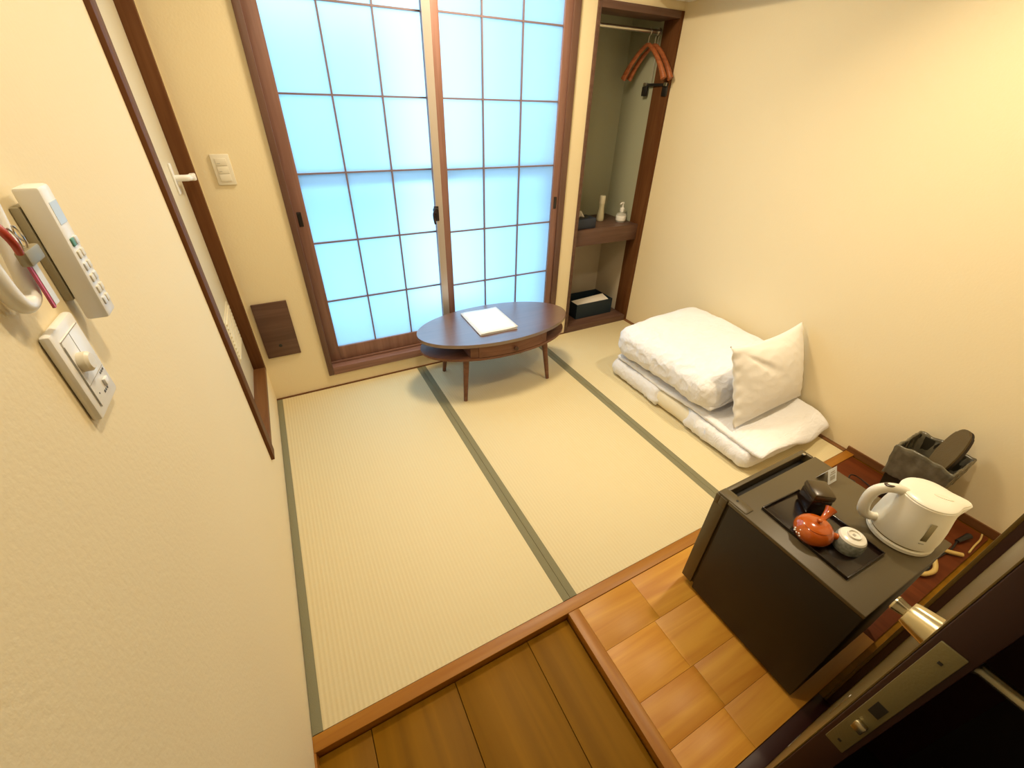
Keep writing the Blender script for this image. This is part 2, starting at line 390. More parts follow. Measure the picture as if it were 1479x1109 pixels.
# ------------------------------------------------------------------ tatami mats
def tatami(x0, x1, bl, br, label):
    T = thing('tatami_mat', label, 'tatami mat', ((x0+x1)/2, YB/2, -0.055), 'tatami mats on the floor')
    a = x0+(0.029 if bl else 0); b = x1-(0.029 if br else 0)
    box('rush_cover', (a, 0.0, -0.055), (b, YB-0.012, 0.0), mTATAMI, T, 0.001)
    if bl: box('cloth_border', (x0, 0.0, -0.055), (a, YB-0.012, 0.0008), mHERI, T, 0.001)
    if br: box('cloth_border', (b, 0.0, -0.055), (x1, YB-0.012, 0.0008), mHERI, T, 0.001)
tatami(0.001, 0.8795, True, True, 'pale straw tatami mat with green cloth borders along the left wall')
tatami(0.8805, 1.7705, True, True, 'pale straw tatami mat in the middle, carrying the oval table')
tatami(1.7715, XR-0.031, True, False, 'pale straw tatami mat under the folded bedding along the right wall')

# ------------------------------------------------------------------ window
win = sroot('window_1', (0.312, YB, 0.085))
WT = 2.27
box('outer_frame', (0.312, YB-0.014, 0.085), (0.342, YB+0.13, WT), mOUTF, win, 0.003)
box('outer_frame', (1.885, YB-0.014, 0.085), (1.93, YB+0.13, WT), mOUTF, win, 0.003)
box('outer_frame', (0.342, YB-0.014, WT-0.05), (1.885, YB+0.13, WT), mFRAMEX, win, 0.003)
box('sill', (0.342, YB-0.014, 0.085), (1.885, YB+0.13, 0.135), mFRAMEX, win, 0.003)
box('sill_rail', (0.342, YB+0.034, 0.135), (1.885, YB+0.044, 0.150), mFRAMEX, win, 0.002)
ZM = [0.245, 0.527, 0.853, 1.184, 1.506, 1.836, 2.14]
def sash(x0, xs, x1, y0, y1, zl):
    """x0..x1 outside edges, xs glass column limits"""
    bm = bmesh.new()
    add_box(bm, (x0, y0, 0.137), (xs[0], y1, WT-0.05), 0.002); add_box(bm, (xs[-1], y0, 0.137), (x1, y1, WT-0.05), 0.002)
    add_box(bm, (xs[0], y0, 0.137), (xs[-1], y1, zl[0]), 0.002); add_box(bm, (xs[0], y0, zl[-1]), (xs[-1], y1, WT-0.05), 0.002)
    s = finish('sash', bm, mFRAME, win, smooth=True); s.location = -tot(win)
    yc = (y0+y1)/2; hw = 0.0037
    for x in xs[1:-1]: b = box('muntin', (x-hw, yc-0.010, zl[0]), (x+hw, yc+0.008, zl[-1]), mMUNTIN); b.parent = s
    for z in zl[1:-1]:
        for i in range(len(xs)-1):
            a = xs[i]+(hw if i else 0); c = xs[i+1]-(hw if i < len(xs)-2 else 0)
            b = box('muntin', (a, yc-0.010, z-hw), (c, yc+0.008, z+hw), mMUNTIN); b.parent = s
    for i in range(len(xs)-1):
        for j in range(len(zl)-1):
            a = xs[i]+(hw if i else 0); c = xs[i+1]-(hw if i < len(xs)-2 else 0)
            d = zl[j]+(hw if j else 0); e = zl[j+1]-(hw if j < len(zl)-2 else 0)
            bm = bmesh.new(); add_box(bm, (a, yc-0.003, d), (c, yc+0.003, e))
            bm.normal_update()
            for f in bm.faces: f.material_index = 0 if f.normal.y < -0.5 else 1
            finish('pane', bm, [mFROST, mCLEAR], s)
    return s
sl = sash(0.342, (0.403, 0.628, 0.860, 1.086), 1.13, YB+0.046, YB+0.076, [0.236]+ZM[1:])
sr = sash(1.068, (1.148, 1.370, 1.598, 1.838), 1.885, YB-0.004, YB+0.030, ZM)
b = box('meeting_strip', (1.066, YB-0.0075, 0.140), (1.107, YB-0.004, WT-0.055), plain('aluminium_strip', (0.56, 0.50, 0.45, 1), 0.3, 0.5)); b.parent = sr
# recessed finger pulls and crescent lock
for x, z, s, y in ((0.366, 0.98, sl, YB+0.046), (1.862, 0.97, sr, YB-0.004)):
    bm = bmesh.new(); add_box(bm, (x-0.011, y-0.003, z-0.036), (x+0.011, y+0.004, z+0.036), 0.0035)
    add_box(bm, (x-0.007, y-0.004, z-0.028), (x+0.007, y-0.0025, z+0.028), 0.0, 1)
    o = finish('finger_pull', bm, [mDARKMET, mBLACK], s, smooth=True)
bm = bmesh.new()
add_box(bm, (1.054, YB-0.010, 0.925), (1.082, YB-0.002, 1.005), 0.003)
add_lathe(bm, [(0.012, -0.022), (0.015, -0.010), (0.015, 0.0)], 16, axis='Y', c=(1.062, YB-0.008, 0.985))
add_tube(bm, catmull([(1.062, YB-0.024, 0.99), (1.046, YB-0.030, 0.975), (1.044, YB-0.03, 0.95), (1.050, YB-0.03, 0.915)], 5), 0.006, 8)
finish('crescent_lock', bm, mDARKMET, sr, smooth=True)

# outside: balcony, and added house walls whose gap makes the bright band
struct(box('floor_balcony', (-0.6, YB+0.16, -0.15), (2.0, 2.9, -0.02), mRUB))
rl = thing('balcony_railing', 'pale blue balcony railing seen blurred through the left frosted panes', 'railing', (0.0, 2.015, -0.02))
for z in (1.14,):
    o = box('handrail', (-0.5, 1.985, z-0.035), (1.96, 2.045, z+0.035), mRAIL, rl, 0.01)
for x in (-0.45, 1.93):
    box('post', (x-0.015, 2.0, -0.02), (x+0.015, 2.03, 1.105), mRAIL, rl)
nb = box('added_house', (-3.0, 4.6, -3.0), (1.55, 6.5, 2.1), mOUT); tag(nb, 'added pale house wall behind the left frosted sash', 'house')
nb = box('added_house', (3.0, 4.4, -3.0), (6.5, 6.5, 3.6), mOUT); tag(nb, 'added pale house wall behind the right frosted sash', 'house')

# ------------------------------------------------------------------ alcove
af = sroot('trim_2', (XA, YB, 0))
box('jamb', (XA, YB-0.010, 0.0), (XA+0.022, YB+0.16, 1.962), mALCW, af, 0.002)
box('jamb', (XR-0.026, YB-0.010, 0.0), (XR-0.001, 1.912, 1.962), mJAMB, af, 0.002)
box('head', (XA+0.022, YB-0.010, 1.928), (XR-0.026, YB+0.16, 1.962), mALCW, af, 0.002)
box('alcove_base', (XA+0.022, YB-0.010, -0.05), (XR-0.026, 2.205, 0.045), mALCW, af, 0.002)
sh = thing('alcove_shelf', 'brown wooden shelf with deep front board inside the alcove', 'shelf', (2.34, 1.95, 0.66))
box('shelf_board', (XA+0.022, YB+0.045, 0.745), (XR-0.026, 2.203, 0.765), mALCW, sh, 0.001)
box('front_board', (XA+0.022, YB+0.028, 0.655), (XR-0.026, YB+0.045, 0.766), mALCW, sh, 0.0015)
rd = thing('clothes_rail', 'slim metal clothes rail across the top of the alcove', 'rail', (2.34, 1.92, 1.876))
bm = bmesh.new(); add_tube(bm, [(-0.278+0.556*i/4, 0, 0) for i in range(5)], 0.011, 12); finish('rod', bm, mMETAL, rd, smooth=True)
for sx in (-0.274, 0.274): lathe('rod_socket', [(0.02, -0.004), (0.02, 0.004)], mMETAL, rd, 16, axis='X', c=(sx, 0, 0))
# wooden hangers seen end-on
def hanger(x, rz, label):
    H = thing('clothes_hanger', label, 'hanger', (x, 1.92, 1.876), 'wooden hangers on the rail', rz)
    arm = [(0, 0.165, -0.235), (0, 0.13, -0.18), (0, 0.075, -0.115), (0, 0.025, -0.075), (0, 0.0, -0.066), (0, -0.025, -0.075), (0, -0.075, -0.115), (0, -0.13, -0.18), (0, -0.165, -0.235)]
    tube('hanger_body', arm, lambda t: 0.012+0.008*abs(2*t-1)**2, mHANGER, H, 12, 0.8, up=(1, 0, 0))
    tube('hook', [(0, 0.0, -0.065), (0, 0.0, -0.026), (0, -0.010, -0.016), (0, -0.0135, 0.002), (0, -0.004, 0.013), (0, 0.009, 0.010)], 0.002, mMETAL, H, 8, up=(1, 0, 0))
    return H
hanger(2.545, math.radians(7), 'wooden clothes hanger on the alcove rail, left of its twin')
hanger(2.598, math.radians(8), 'wooden clothes hanger nearest the right jamb of the alcove')
ch = thing('clip_hanger', 'dark hanger with metal clips dangling beside the right alcove jamb', 'hanger', (2.622, 1.92, 1.876), None, math.radians(8))
tube('hook', [(0, 0.0, -0.262), (0, 0.0, -0.026), (0, -0.010, -0.016), (0, -0.0135, 0.002), (0, -0.004, 0.013), (0, 0.009, 0.010)], 0.002, mMETAL, ch, 8, up=(1, 0, 0))
bm = bmesh.new(); add_box(bm, (-0.005, -0.14, -0.272), (0.005, 0.06, -0.256), 0.003); finish('bar', bm, mBLACK, ch, smooth=True)
for y in (-0.12, 0.04):
    bm = bmesh.new(); add_box(bm, (-0.010, y-0.02, -0.325), (0.010, y+0.02, -0.2725), 0.004); finish('clip', bm, mBLACK, ch, smooth=True)
    bm = bmesh.new(); add_box(bm, (-0.012, y-0.012, -0.272), (0.012, y+0.012, -0.252), 0.003); finish('clip_spring', bm, mMETAL, ch, smooth=True)

# things on the shelf
tb = thing('tissue_box', 'navy tissue box with a white tissue, left end of the alcove shelf', 'tissue box', (2.175, 1.905, 0.7655))
bm = bmesh.new(); add_box(bm, (-0.085, -0.062, 0), (0.085, 0.062, 0.068), 0.004); finish('box', bm, mNAVY, tb, smooth=True)
bm = bmesh.new(); add_lathe(bm, [(0.03, 0.0685), (0.03, 0.0695)], 20, fn=lambda r, z, a: (r*(1+0.7*abs(math.cos(a))), z)); finish('slot', bm, mBLACK, tb)
bm = bmesh.new(); n = 9; vs = []
for i in range(n):
    u = i/(n-1)-0.5
    vs.append([bm.verts.new((u*0.075*(1-0.75*k/5)-0.02, 0.012*math.sin(u*9+k*0.5)*(1-k/8)-0.006*k/5, 0.066+0.046*k/5)) for k in range(6)])
for i in range(n-1):
    for k in range(5): bm.faces.new((vs[i][k], vs[i+1][k], vs[i+1][k+1], vs[i][k+1]))
o = finish('tissue', bm, mTISSUE, tb, smooth='all'); o.modifiers.new('s', 'SOLIDIFY').thickness = 0.001
bo = thing('spray_bottle', 'tall slim cream bottle with waisted body on the alcove shelf', 'bottle', (2.435, 2.02, 0.7655))
lathe('body', [(0.0245, 0), (0.027, 0.004), (0.027, 0.03), (0.022, 0.07), (0.0195, 0.09), (0.0205, 0.118), (0.0215, 0.122)], plain('cream_bottle', (0.66, 0.60, 0.40, 1), 0.35), bo, 24)
lathe('cap', [(0.0215, 0.1225), (0.022, 0.126), (0.022, 0.172), (0.019, 0.176)], plain('cream_cap', (0.74, 0.68, 0.50, 1), 0.35), bo, 24)
pd = thing('pump_dispenser', 'clear round pump dispenser with white pump on the alcove shelf', 'dispenser', (2.56, 1.93, 0.7655))
mCLR = glassy('clear_plastic', (0.75, 0.75, 0.70, 1), 0.5)
lathe('reservoir', [(0.032, 0), (0.034, 0.004), (0.036, 0.05), (0.034, 0.058), (0.013, 0.064), (0.012, 0.072)], mCLR, pd, 28)
lathe('label_band', [(0.0365, 0.012), (0.0370, 0.014), (0.0372, 0.044), (0.0366, 0.046)], mWHITEPL, pd, 28)
bm = bmesh.new(); add_lathe(bm, [(0.014, 0.072), (0.016, 0.076), (0.016, 0.098), (0.007, 0.104), (0.0055, 0.128), (0.009, 0.130), (0.009, 0.138)], 20)
add_tube(bm, catmull([(0.0, 0, 0.133), (-0.02, -0.008, 0.135), (-0.034, -0.012, 0.127)], 4), 0.005, 8); finish('pump', bm, mWHITEPL, pd, smooth=True)
# tray box on the alcove base
db = thing('storage_box', 'dark teal open box holding white paper on the alcove base', 'box', (2.385, 1.992, 0.0455))
bm = bmesh.new(); L, Wd, Hh, th = 0.178, 0.115, 0.122, 0.006
for a, c in (((-L, -Wd, 0), (L, Wd, th)), ((-L, -Wd, th), (L, -Wd+th, Hh)), ((-L, Wd-th, th), (L, Wd, Hh)), ((-L, -Wd+th, th), (-L+th, Wd-th, Hh)), ((L-th, -Wd+th, th), (L, Wd-th, Hh))): add_box(bm, a, c)
finish('box_body', bm, mTEAL, db)
pg = bmesh.new(); vs = [[pg.verts.new((-0.160+0.320*i/6, -0.102+0.10*k, 0.10+0.016*(i/6)*k+0.006*k)) for k in (0, 1)] for i in range(7)]
for i in range(6): pg.faces.new((vs[i][0], vs[i+1][0], vs[i+1][1], vs[i][1]))
pp = finish('paper_sheet', pg, mTISSUE); pp.location = (2.385, 1.992, 0.0455+0.006); pp.modifiers.new('s', 'SOLIDIFY').thickness = 0.002
tag(pp, 'white folded paper lying in the dark teal box in the alcove', 'paper')

# ------------------------------------------------------------------ wash-room door in the left wall
fr = sroot('trim_3', (0, 1.4, 0.25))
box('jamb', (-0.10, 0.958, 0.235), (0.013, 1.025, 2.16), mJAMB, fr, 0.0015)
box('jamb', (-0.10, 1.745, 0.222), (0.004, 1.778, 2.16), mJAMB, fr, 0.0015)
box('sill', (-0.10, 1.025, 0.222), (0.004, 1.745, 0.250), mJAMBY, fr, 0.0015)
box('head', (-0.10, 1.025, 2.125), (0.006, 1.745, 2.16), mJAMBY, fr, 0.0015)
d1 = sroot('door_1', (-0.07, 1.4, 0.25))
box('door_panel', (-0.085, 1.027, 0.252), (-0.052, 1.743, 2.123), mDOORP, d1, 0.002)
vf = box('vent_frame', (-0.052, 1.425, 0.455), (-0.048, 1.690, 0.670), mDOORP, d1, 0.001)
for i in range(10):
    bm = bmesh.new(); add_box(bm, (-0.052, 1.44, 0.0), (-0.042, 1.675, 0.010), 0.002)
    o = finish('slat', bm, mDOORP, d1, smooth=True); o.location = Vector((0, 0, 0.470+i*0.0195))-tot(d1)
hb = bmesh.new(); add_box(hb, (-0.052, 1.555, 1.165), (-0.045, 1.59, 1.275), 0.003); hp = finish('handle_plate', hb, mWHITEPL, d1, smooth=True); hp.location = -tot(d1)
hb = bmesh.new(); add_tube(hb, catmull([(-0.046, 1.572, 1.222), (-0.008, 1.572, 1.222), (0.0, 1.590, 1.221), (0.0, 1.650, 1.215), (0.0, 1.672, 1.213)], 5), 0.0095, 12, 1.2)
add_box(hb, (-0.010, 1.652, 1.200), (0.012, 1.678, 1.226), 0.004)
ho = finish('lever_handle', hb, mWHITEPL, hp, smooth=True)

# ------------------------------------------------------------------ fittings on the back wall
sw = thing('light_switch', 'ivory light switch plate on the back wall left of the window', 'light switch', (0.108, YB, 1.221))
bm = bmesh.new(); add_box(bm, (-0.036, -0.009, -0.061), (0.036, 0, 0.061), 0.003); finish('cover_plate', bm, mIVORY, sw, smooth=True)
for k in range(3):
    bm = bmesh.new(); add_box(bm, (-0.021, -0.012, -0.046+k*0.031), (0.021, -0.009, -0.017+k*0.031), 0.0012); f = finish('rocker', bm, mIVORY, sw, smooth=True)
    if k: 
        bm = bmesh.new(); add_box(bm, (-0.017, -0.0124, -0.038+k*0.031), (-0.005, -0.012, -0.036+k*0.031)); finish('indicator', bm, mSOFTMARK, f)
hc = thing('wall_hatch', 'brown wooden hatch board with dark hole, low on the back wall', 'hatch', (0.115, YB, 0.277))
bm = bmesh.new(); add_box(bm, (-0.084, -0.012, 0), (0.084, 0, 0.318), 0.0025); finish('board', bm, mALCW, hc, smooth=True)
lathe('finger_hole', [(0.009, -0.0135), (0.009, -0.0115)], mBLACK, hc, 16, axis='Y', c=(-0.006, 0, 0.068))

# ------------------------------------------------------------------ left wall fittings near the camera
# dimmer plate
dm = thing('dimmer_switch', 'white dimmer switch plate with round knob on the left wall', 'dimmer switch', (0, 0.034, 1.208))
bm = bmesh.new(); add_box(bm, (0, -0.041, -0.060), (0.012, 0.041, 0.060), 0.005); finish('cover_plate', bm, mWHITEPL, dm, smooth=True)
bm = bmesh.new(); add_box(bm, (0.0115, -0.029, -0.046), (0.0135, 0.030, 0.047), 0.0007); ins = finish('insert', bm, mWHITEPL, dm, smooth=True)
bm = bmesh.new()
for a, c in (((-0.0295, -0.046), (-0.0285, 0.040)), ((-0.002, -0.002), (-0.001, 0.046)), ((-0.029, 0.046), (0.030, 0.047)), ((-0.029, -0.016), (0.030, -0.0152))):
    add_box(bm, (0.0134, a[0], a[1]), (0.0138, c[0], c[1]))
finish('joint_line', bm, mSOFTMARK, ins)
lathe('dial', [(0.0125, 0.0), (0.0125, 0.008), (0.0095, 0.011)], mIVORY, dm, 24, axis='X', c=(0.0136, -0.014, 0.012))
bm = bmesh.new(); add_box(bm, (0.0135, 0.006, -0.036), (0.017, 0.018, -0.026), 0.001); finish('toggle', bm, mWHITEPL, ins, smooth=True)
for y, z, w, h in ((0.012, -0.021, 0.003, 0.003), (0.017, -0.021, 0.004, 0.003), (0.023, -0.021, 0.004, 0.003), (-0.018, -0.034, 0.002, 0.002), (0.004, 0.004, 0.0025, 0.0025), (-0.004, -0.041, 0.004, 0.0035), (0.002, -0.041, 0.003, 0.003), (0.008, -0.041, 0.003, 0.003)):
    bm = bmesh.new(); add_box(bm, (0.0134, y, z), (0.0138, y+w, z+h)); finish('printed_mark', bm, mGREYMARK, ins)
# remote control in its wall holder
rm = thing('remote_control', 'long white remote control with small buttons on the left wall', 'remote control', (0.004, 0.1225, 1.245))
bm = bmesh.new(); add_box(bm, (0.006, -0.019, -0.004), (0.031, 0.017, 0.160), 0.004); finish('body', bm, mWHITEPL, rm, smooth=True)
bm = bmesh.new(); add_box(bm, (0.0305, -0.013, 0.116), (0.0315, 0.012, 0.142), 0.0004); finish('display', bm, plain('display_pale', (0.62, 0.66, 0.66, 1), 0.15), rm)
for k in range(6):
    for j in range(2):
        bm = bmesh.new(); add_box(bm, (0.0305, -0.012+j*0.013, 0.012+k*0.0155), (0.033, -0.002+j*0.013, 0.022+k*0.0155), 0.0012)
        finish('button', bm, mGREENB if (k == 5 and j == 0) else mIVORY if (k+j) % 3 else mPAPER, rm, smooth=True)
rh = thing('remote_holder', 'grey wall holder behind the long white remote control', 'holder', (0, 0.1225, 1.30))
bm = bmesh.new(); add_box(bm, (0.0, -0.020, -0.03), (0.0095, 0.019, 0.085), 0.002); finish('holder_back', bm, plain('holder_grey', (0.36, 0.32, 0.22, 1), 0.4), rh, smooth=True)
# key hanger
kh = thing('key_holder', 'white loop-shaped key holder at the left edge of the wall', 'key holder', (0, -0.005, 1.345))
lp = [(0.014, 0.040, 0.058), (0.014, 0.030, 0.020), (0.014, 0.018, -0.018), (0.014, 0.008, -0.034), (0.014, -0.012, -0.036), (0.014, -0.024, -0.020), (0.014, -0.028, 0.020), (0.014, -0.026, 0.058)]
tube('loop', lp, 0.0085, mWHITEPL, kh, 12, up=(1, 0, 0))
bm = bmesh.new(); add_box(bm, (0, -0.030, 0.045), (0.010, 0.045, 0.075), 0.003); finish('back_bar', bm, mWHITEPL, kh, smooth=True)
ky = thing('room_key', 'room key with red tag, steel clip and white card beside the remote', 'key', (0.022, 0.0, 1.36))
bm = bmesh.new(); add_tube(bm, catmull([(0.004, -0.012, 0.032), (0.010, -0.016, 0.022), (0.012, -0.015, 0.010), (0.010, -0.010, 0.0)], 4), lambda t: 0.0042-0.001*t, 10); finish('red_tag', bm, mREDT, ky, smooth=True)
bm = bmesh.new(); add_box(bm, (0.002, -0.004, -0.016), (0.012, 0.034, 0.0), 0.0025); cl = finish('steel_clip', bm, plain('clip_steel', (0.34, 0.29, 0.18, 1), 0.45, 0.35), ky, smooth=True)
for dy in (0.004, 0.016):
    tube('wire_arm', [(0.008, dy, -0.004), (0.012, dy-0.006, 0.012), (0.011, dy-0.011, 0.024), (0.008, dy-0.007, 0.014), (0.007, dy+0.008, 0.002)], 0.0009, mMETAL, cl, 6)
bm = bmesh.new(); add_box(bm, (0.004, 0.008, -0.062), (0.006, 0.020, -0.014)); finish('white_card', bm, mPAPER, ky)
bm = bmesh.new(); add_box(bm, (0.003, 0.004, -0.064), (0.0055, 0.008, -0.014)); finish('card_edge', bm, mPINK, ky)

# ------------------------------------------------------------------ oval table
TX, TY, TZ = 1.291, 1.480, 0.385
tbl = thing('oval_table', 'low oval walnut table with four tapered legs before the window', 'table', (TX, TY, 0))
def oval(a, b, n=72): return [(a*math.cos(2*PI*i/n), b*math.sin(2*PI*i/n)) for i in range(n)]
bm = bmesh.new(); add_prism(bm, oval(0.488, 0.251), TZ-0.020, TZ)
es = [e for e in bm.edges if abs(e.verts[0].co.z-e.verts[1].co.z) < 1e-6]; bmesh.ops.bevel(bm, geom=es, offset=0.004, segments=2, affect='EDGES')
finish('tabletop', bm, mTABLE, tbl, smooth=True)
bm = bmesh.new(); add_prism(bm, oval(0.476, 0.242), 0.276, 0.290); finish('lower_board', bm, mTABLEB, tbl, smooth=True)
def chord(x, b=0.240, a=0.472): return b*math.sqrt(max(0, 1-(x/a)**2))
bm = bmesh.new(); xs = [-0.25+0.5*i/14 for i in range(15)]
outl = [(x, -chord(x)+0.006) for x in xs]+[(x, chord(x)-0.006) for x in xs[::-1]]
add_prism(bm, outl, 0.290, TZ-0.020); finish('drawer_case', bm, mTABLEB, tbl, smooth=True)
bm = bmesh.new(); xs = [-0.205+0.41*i/12 for i in range(13)]
outl = [(x, -chord(x)-0.001) for x in xs]+[(x, -chord(x)+0.008) for x in xs[::-1]]
add_prism(bm, outl, 0.293, TZ-0.023); dr = finish('drawer', bm, mTABLEB, tbl, smooth=True)
lathe('knob', [(0.006, 0.0), (0.006, -0.008), (0.013, -0.012), (0.012, -0.020)], plain('dark_knob', srgb(64, 42, 36), 0.4), dr, 18, axis='Y', c=(0.012, -0.240, 0.322))
for sx in (-1, 1):
    for sy in (-1, 1):
        top = Vector((sx*0.262, sy*0.158, 0.277)); foot = Vector((sx*0.288, sy*0.187, 0.001))
        bm = bmesh.new(); add_tube(bm, [top.lerp(foot, i/5) for i in range(6)], lambda t: 0.0185-0.007*t, 14, up=(0, 1, 0)); finish('leg', bm, mTABLEB, tbl, smooth=True)
bk = thing('guest_folder', 'white guest information folder lying on the oval table', 'folder', (1.255, 1.497, TZ+0.0002), rz=-0.02)
bm = bmesh.new(); add_box(bm, (-0.118, -0.158, 0.0), (0.118, 0.158, 0.002), 0.0006); finish('back_cover', bm, mPAPER, bk, smooth=True)
bm = bmesh.new(); add_box(bm, (-0.112, -0.152, 0.002), (0.110, 0.152, 0.007)); finish('pages', bm, mPAPER, bk)
bm = bmesh.new(); ng = 12; rowsv = [[bm.verts.new((-0.119+0.238*i/ng, -0.159+0.318*j/ng, 0.0085+0.004*(i/ng)**2*(1-j/ng)+0.0015*math.sin(i*0.6))) for j in range(ng+1)] for i in range(ng+1)]
for i in range(ng):
    for j in range(ng): bm.faces.new((rowsv[i][j], rowsv[i+1][j], rowsv[i+1][j+1], rowsv[i][j+1]))
o = finish('front_cover', bm, mPAPER, bk, smooth='all'); md = o.modifiers.new('s', 'SOLIDIFY'); md.thickness = 0.0018; md.offset = 1
bm = bmesh.new(); add_tube(bm, [(-0.119, -0.158+0.316*i/8, 0.0048) for i in range(9)], 0.0048, 10, up=(1, 0, 0)); finish('spine', bm, mPAPER, bk, smooth=True)

# ------------------------------------------------------------------ bedding
def wr(amp, s, seed, stretch=(1, 1, 1)):
    def d(p, n):
        q = Vector((p.x*stretch[0]+seed, p.y*stretch[1]+seed*1.7, p.z*stretch[2]))
        return p+n*(amp*fbm(q, s))
    return d
fm = thing('futon_mattress', 'folded cream futon mattress with white sheet ends, bottom of the bedding pile', 'futon', (2.305, 0.64, 0.001))
def md_(p, n):
    p = p+n*(0.006*fbm(p, 5.0)); p.z = max(p.z, -0.053); p.x += 0.004*fbm(p+Vector((3, 1, 0)), 3.0); return p
soft('mattress', (0.60, 0.95, 0.105), 0.05, (22, 40, 8), mCREAM, fm, md_, (0, 0, 0.0535))
def sheet_end(y0, y1, flare, seed):
    ln = y1-y0; yc = (y0+y1)/2
    def d(p, n):
        v = (p.y+ln/2)/ln                    # 0 near end, 1 far end
        e = v if flare > 0 else 1-v          # 1 at the loose hem
        w = 0.005+0.010*e*e
        q = Vector((p.x*2+seed, p.y*7, p.z*3))
        a = abs(fbm(q, 3.0, 3))
        p = p+n*(w*a+0.004*fbm(q, 9, 2))
        if n.x < -0.1: p.y += (0.05*e*fbm(Vector((seed, 0, p.z*8)), 1.2)) if e > 0.6 else 0
        if flare < 0 and e > 0.7 and n.x < 0.2 and p.z < 0.0: p.x -= 0.05*(e-0.7)*(0.06-p.z)/0.1
        if p.z < -0.058: p.z = -0.058
        return p
    return soft('sheet_end', (0.625, ln, 0.112), 0.052, (26, 30, 10), mSHEET, fm, d, (0, yc-0.64, 0.0585))
sheet_end(0.125, 0.565, 1, 1.3)
sheet_end(0.735, 1.175, -1, 4.1)
# folded thin quilt between mattress and duvet, one corner flap hanging over the near end
fq = thing('folded_sheet', 'thin folded white sheet with drooping near corner under the duvet', 'sheet', (2.325, 0.64, 0.118))
def qd(p, n):
    p = p+n*(0.0035*fbm(Vector((p.x*1.5, p.y*3, p.z)), 6.0))
    if p.y < -0.37:
        k = min(1.3, (-0.37-p.y)/0.16)
        side = max(0.0, min(1.0, (p.x+0.13)/0.22)); side = side*side*(3-2*side)
        p.z -= 0.064*k*k*side; p.y += 0.045*side*k*k-0.035*side*k
        p.z += 0.007*math.sin(p.x*23+0.6)*k; p.y -= 0.012*math.sin(p.x*17)*k*side
    if p.x < -0.26: p.z -= 0.010*((-0.26-p.x)/0.06)+0.005*math.sin(p.y*11)
    p.z += 0.004*fbm(Vector((p.x*3, p.y*2, 9.1)), 3.0)
    return p
soft('sheet_fold', (0.615, 1.06, 0.024), 0.012, (48, 70, 3), mSHEET, fq, qd, (0, -0.02, 0.018))
# duvet
dv = thing('duvet', 'puffy folded white duvet on top of the futon by the right wall', 'duvet', (2.312, 0.79, 0.160))
def dd(p, n):
    u = p.x/0.33; v = p.y/0.385
    if p.z > 0: p.z *= 0.58+0.23*(u+1)+0.10*(1-u*u)-0.10*max(0, v)**3
    if v < -0.4: p.y += 0.24*max(0, p.z+0.07)*((-v-0.4)/0.6)
    q = Vector((p.x*1.6-p.y*0.9, p.y*2.0+p.x*1.2, p.z*2.2))
    side = max(0.0, min(1.0, (-p.x+0.02)/0.22))
    ridge = (1-abs(noise.noise(q*8.0)))**3; ridge2 = (1-abs(noise.noise(q*17.0+Vector((4, 2, 1)))))**3
    p = p+n*(0.010*fbm(q, 1.8)+0.002*(ridge-0.4)+side*(0.0055*(ridge-0.4)+0.0022*(ridge2-0.4)))
    if p.z < -0.118: p.z = -0.118
    return p
soft('cover', (0.66, 0.77, 0.25), 0.100, (70, 84, 26), mSHEET, dv, dd, (0, 0, 0.120))
def fd(p, n):
    p = p+n*(0.006*fbm(p, 9.0)); p.z += 0.012*math.sin(p.x*7+1); return p
soft('fold_edge', (0.58, 0.07, 0.05), 0.022, (40, 6, 5), mSHEET, dv, fd, (0.0, 0.350, 0.095))
soft('fold_edge', (0.56, 0.06, 0.030), 0.014, (40, 6, 4), mSHEET, dv, fd, (-0.015, -0.345, 0.040))
# pillow leaning against the duvet
pl = thing('pillow', 'white pillow standing on edge, leaning against the near end of the duvet', 'pillow', (2.345, 0.296, 0.160), None, 0.044)
def pillow_mesh():
    bm = bmesh.new(); nx, nz = 60, 46; w, h, th = 0.605, 0.425, 0.150
    front, back = [], []
    for i in range(nx+1):
        fr_, bk_ = [], []
        for k in range(nz+1):
            u = 2*i/nx-1; v = 2*k/nz-1
            e = max(0.0, (1-abs(u)**2.4))*max(0.0, (1-abs(v)**2.4))
            x = u*w/2*(1-0.05*(1-v*v)); z = v*h/2*(1-(0.13 if v > 0 else 0.05)*(1-u*u))
            t_ = th/2*e**0.6
            # creases fan out from the upper left corner
            du, dv_ = u+1.0, 1.0-v; ang = math.atan2(dv_, du+1e-6); rad_ = math.hypot(du, dv_)
            fold = max(0.0, math.sin(ang*9.0+0.8))**3*math.exp(-((rad_-0.75)/0.45)**2)
            q = Vector((x*2+z*3, z*2-x*1.5, 0.4))
            wv = (1-abs(noise.noise(q*5.5)))**3*0.0028*min(1, e*3)-0.014*fold*min(1, e*2.5)
            edge = 0.005*math.sin(z*95)*max(0, 1-e*5)*(1 if u < -0.6 else 0.4)
            fr_.append(bm.verts.new((x, -t_-wv+edge, z))); bk_.append(bm.verts.new((x, t_*0.75+edge, z)) if 0 < i < nx and 0 < k < nz else fr_[-1])
        front.append(fr_); back.append(bk_)
    for i in range(nx):
        for k in range(nz):
            bm.faces.new((front[i][k], front[i+1][k], front[i+1][k+1], front[i][k+1]))
            vs = list(dict.fromkeys([back[i][k], back[i][k+1], back[i+1][k+1], back[i+1][k]]))
            if len(vs) >= 3:
                try: bm.faces.new(vs)
                except ValueError: pass
    bmesh.ops.recalc_face_normals(bm, faces=bm.faces)
    return bm
po = finish('pillow_case', pillow_mesh(), mPILLOW, pl, smooth='all')
po.rotation_euler = (-0.37, 0, 0); po.location = (0.0, 0.077, 0.198)

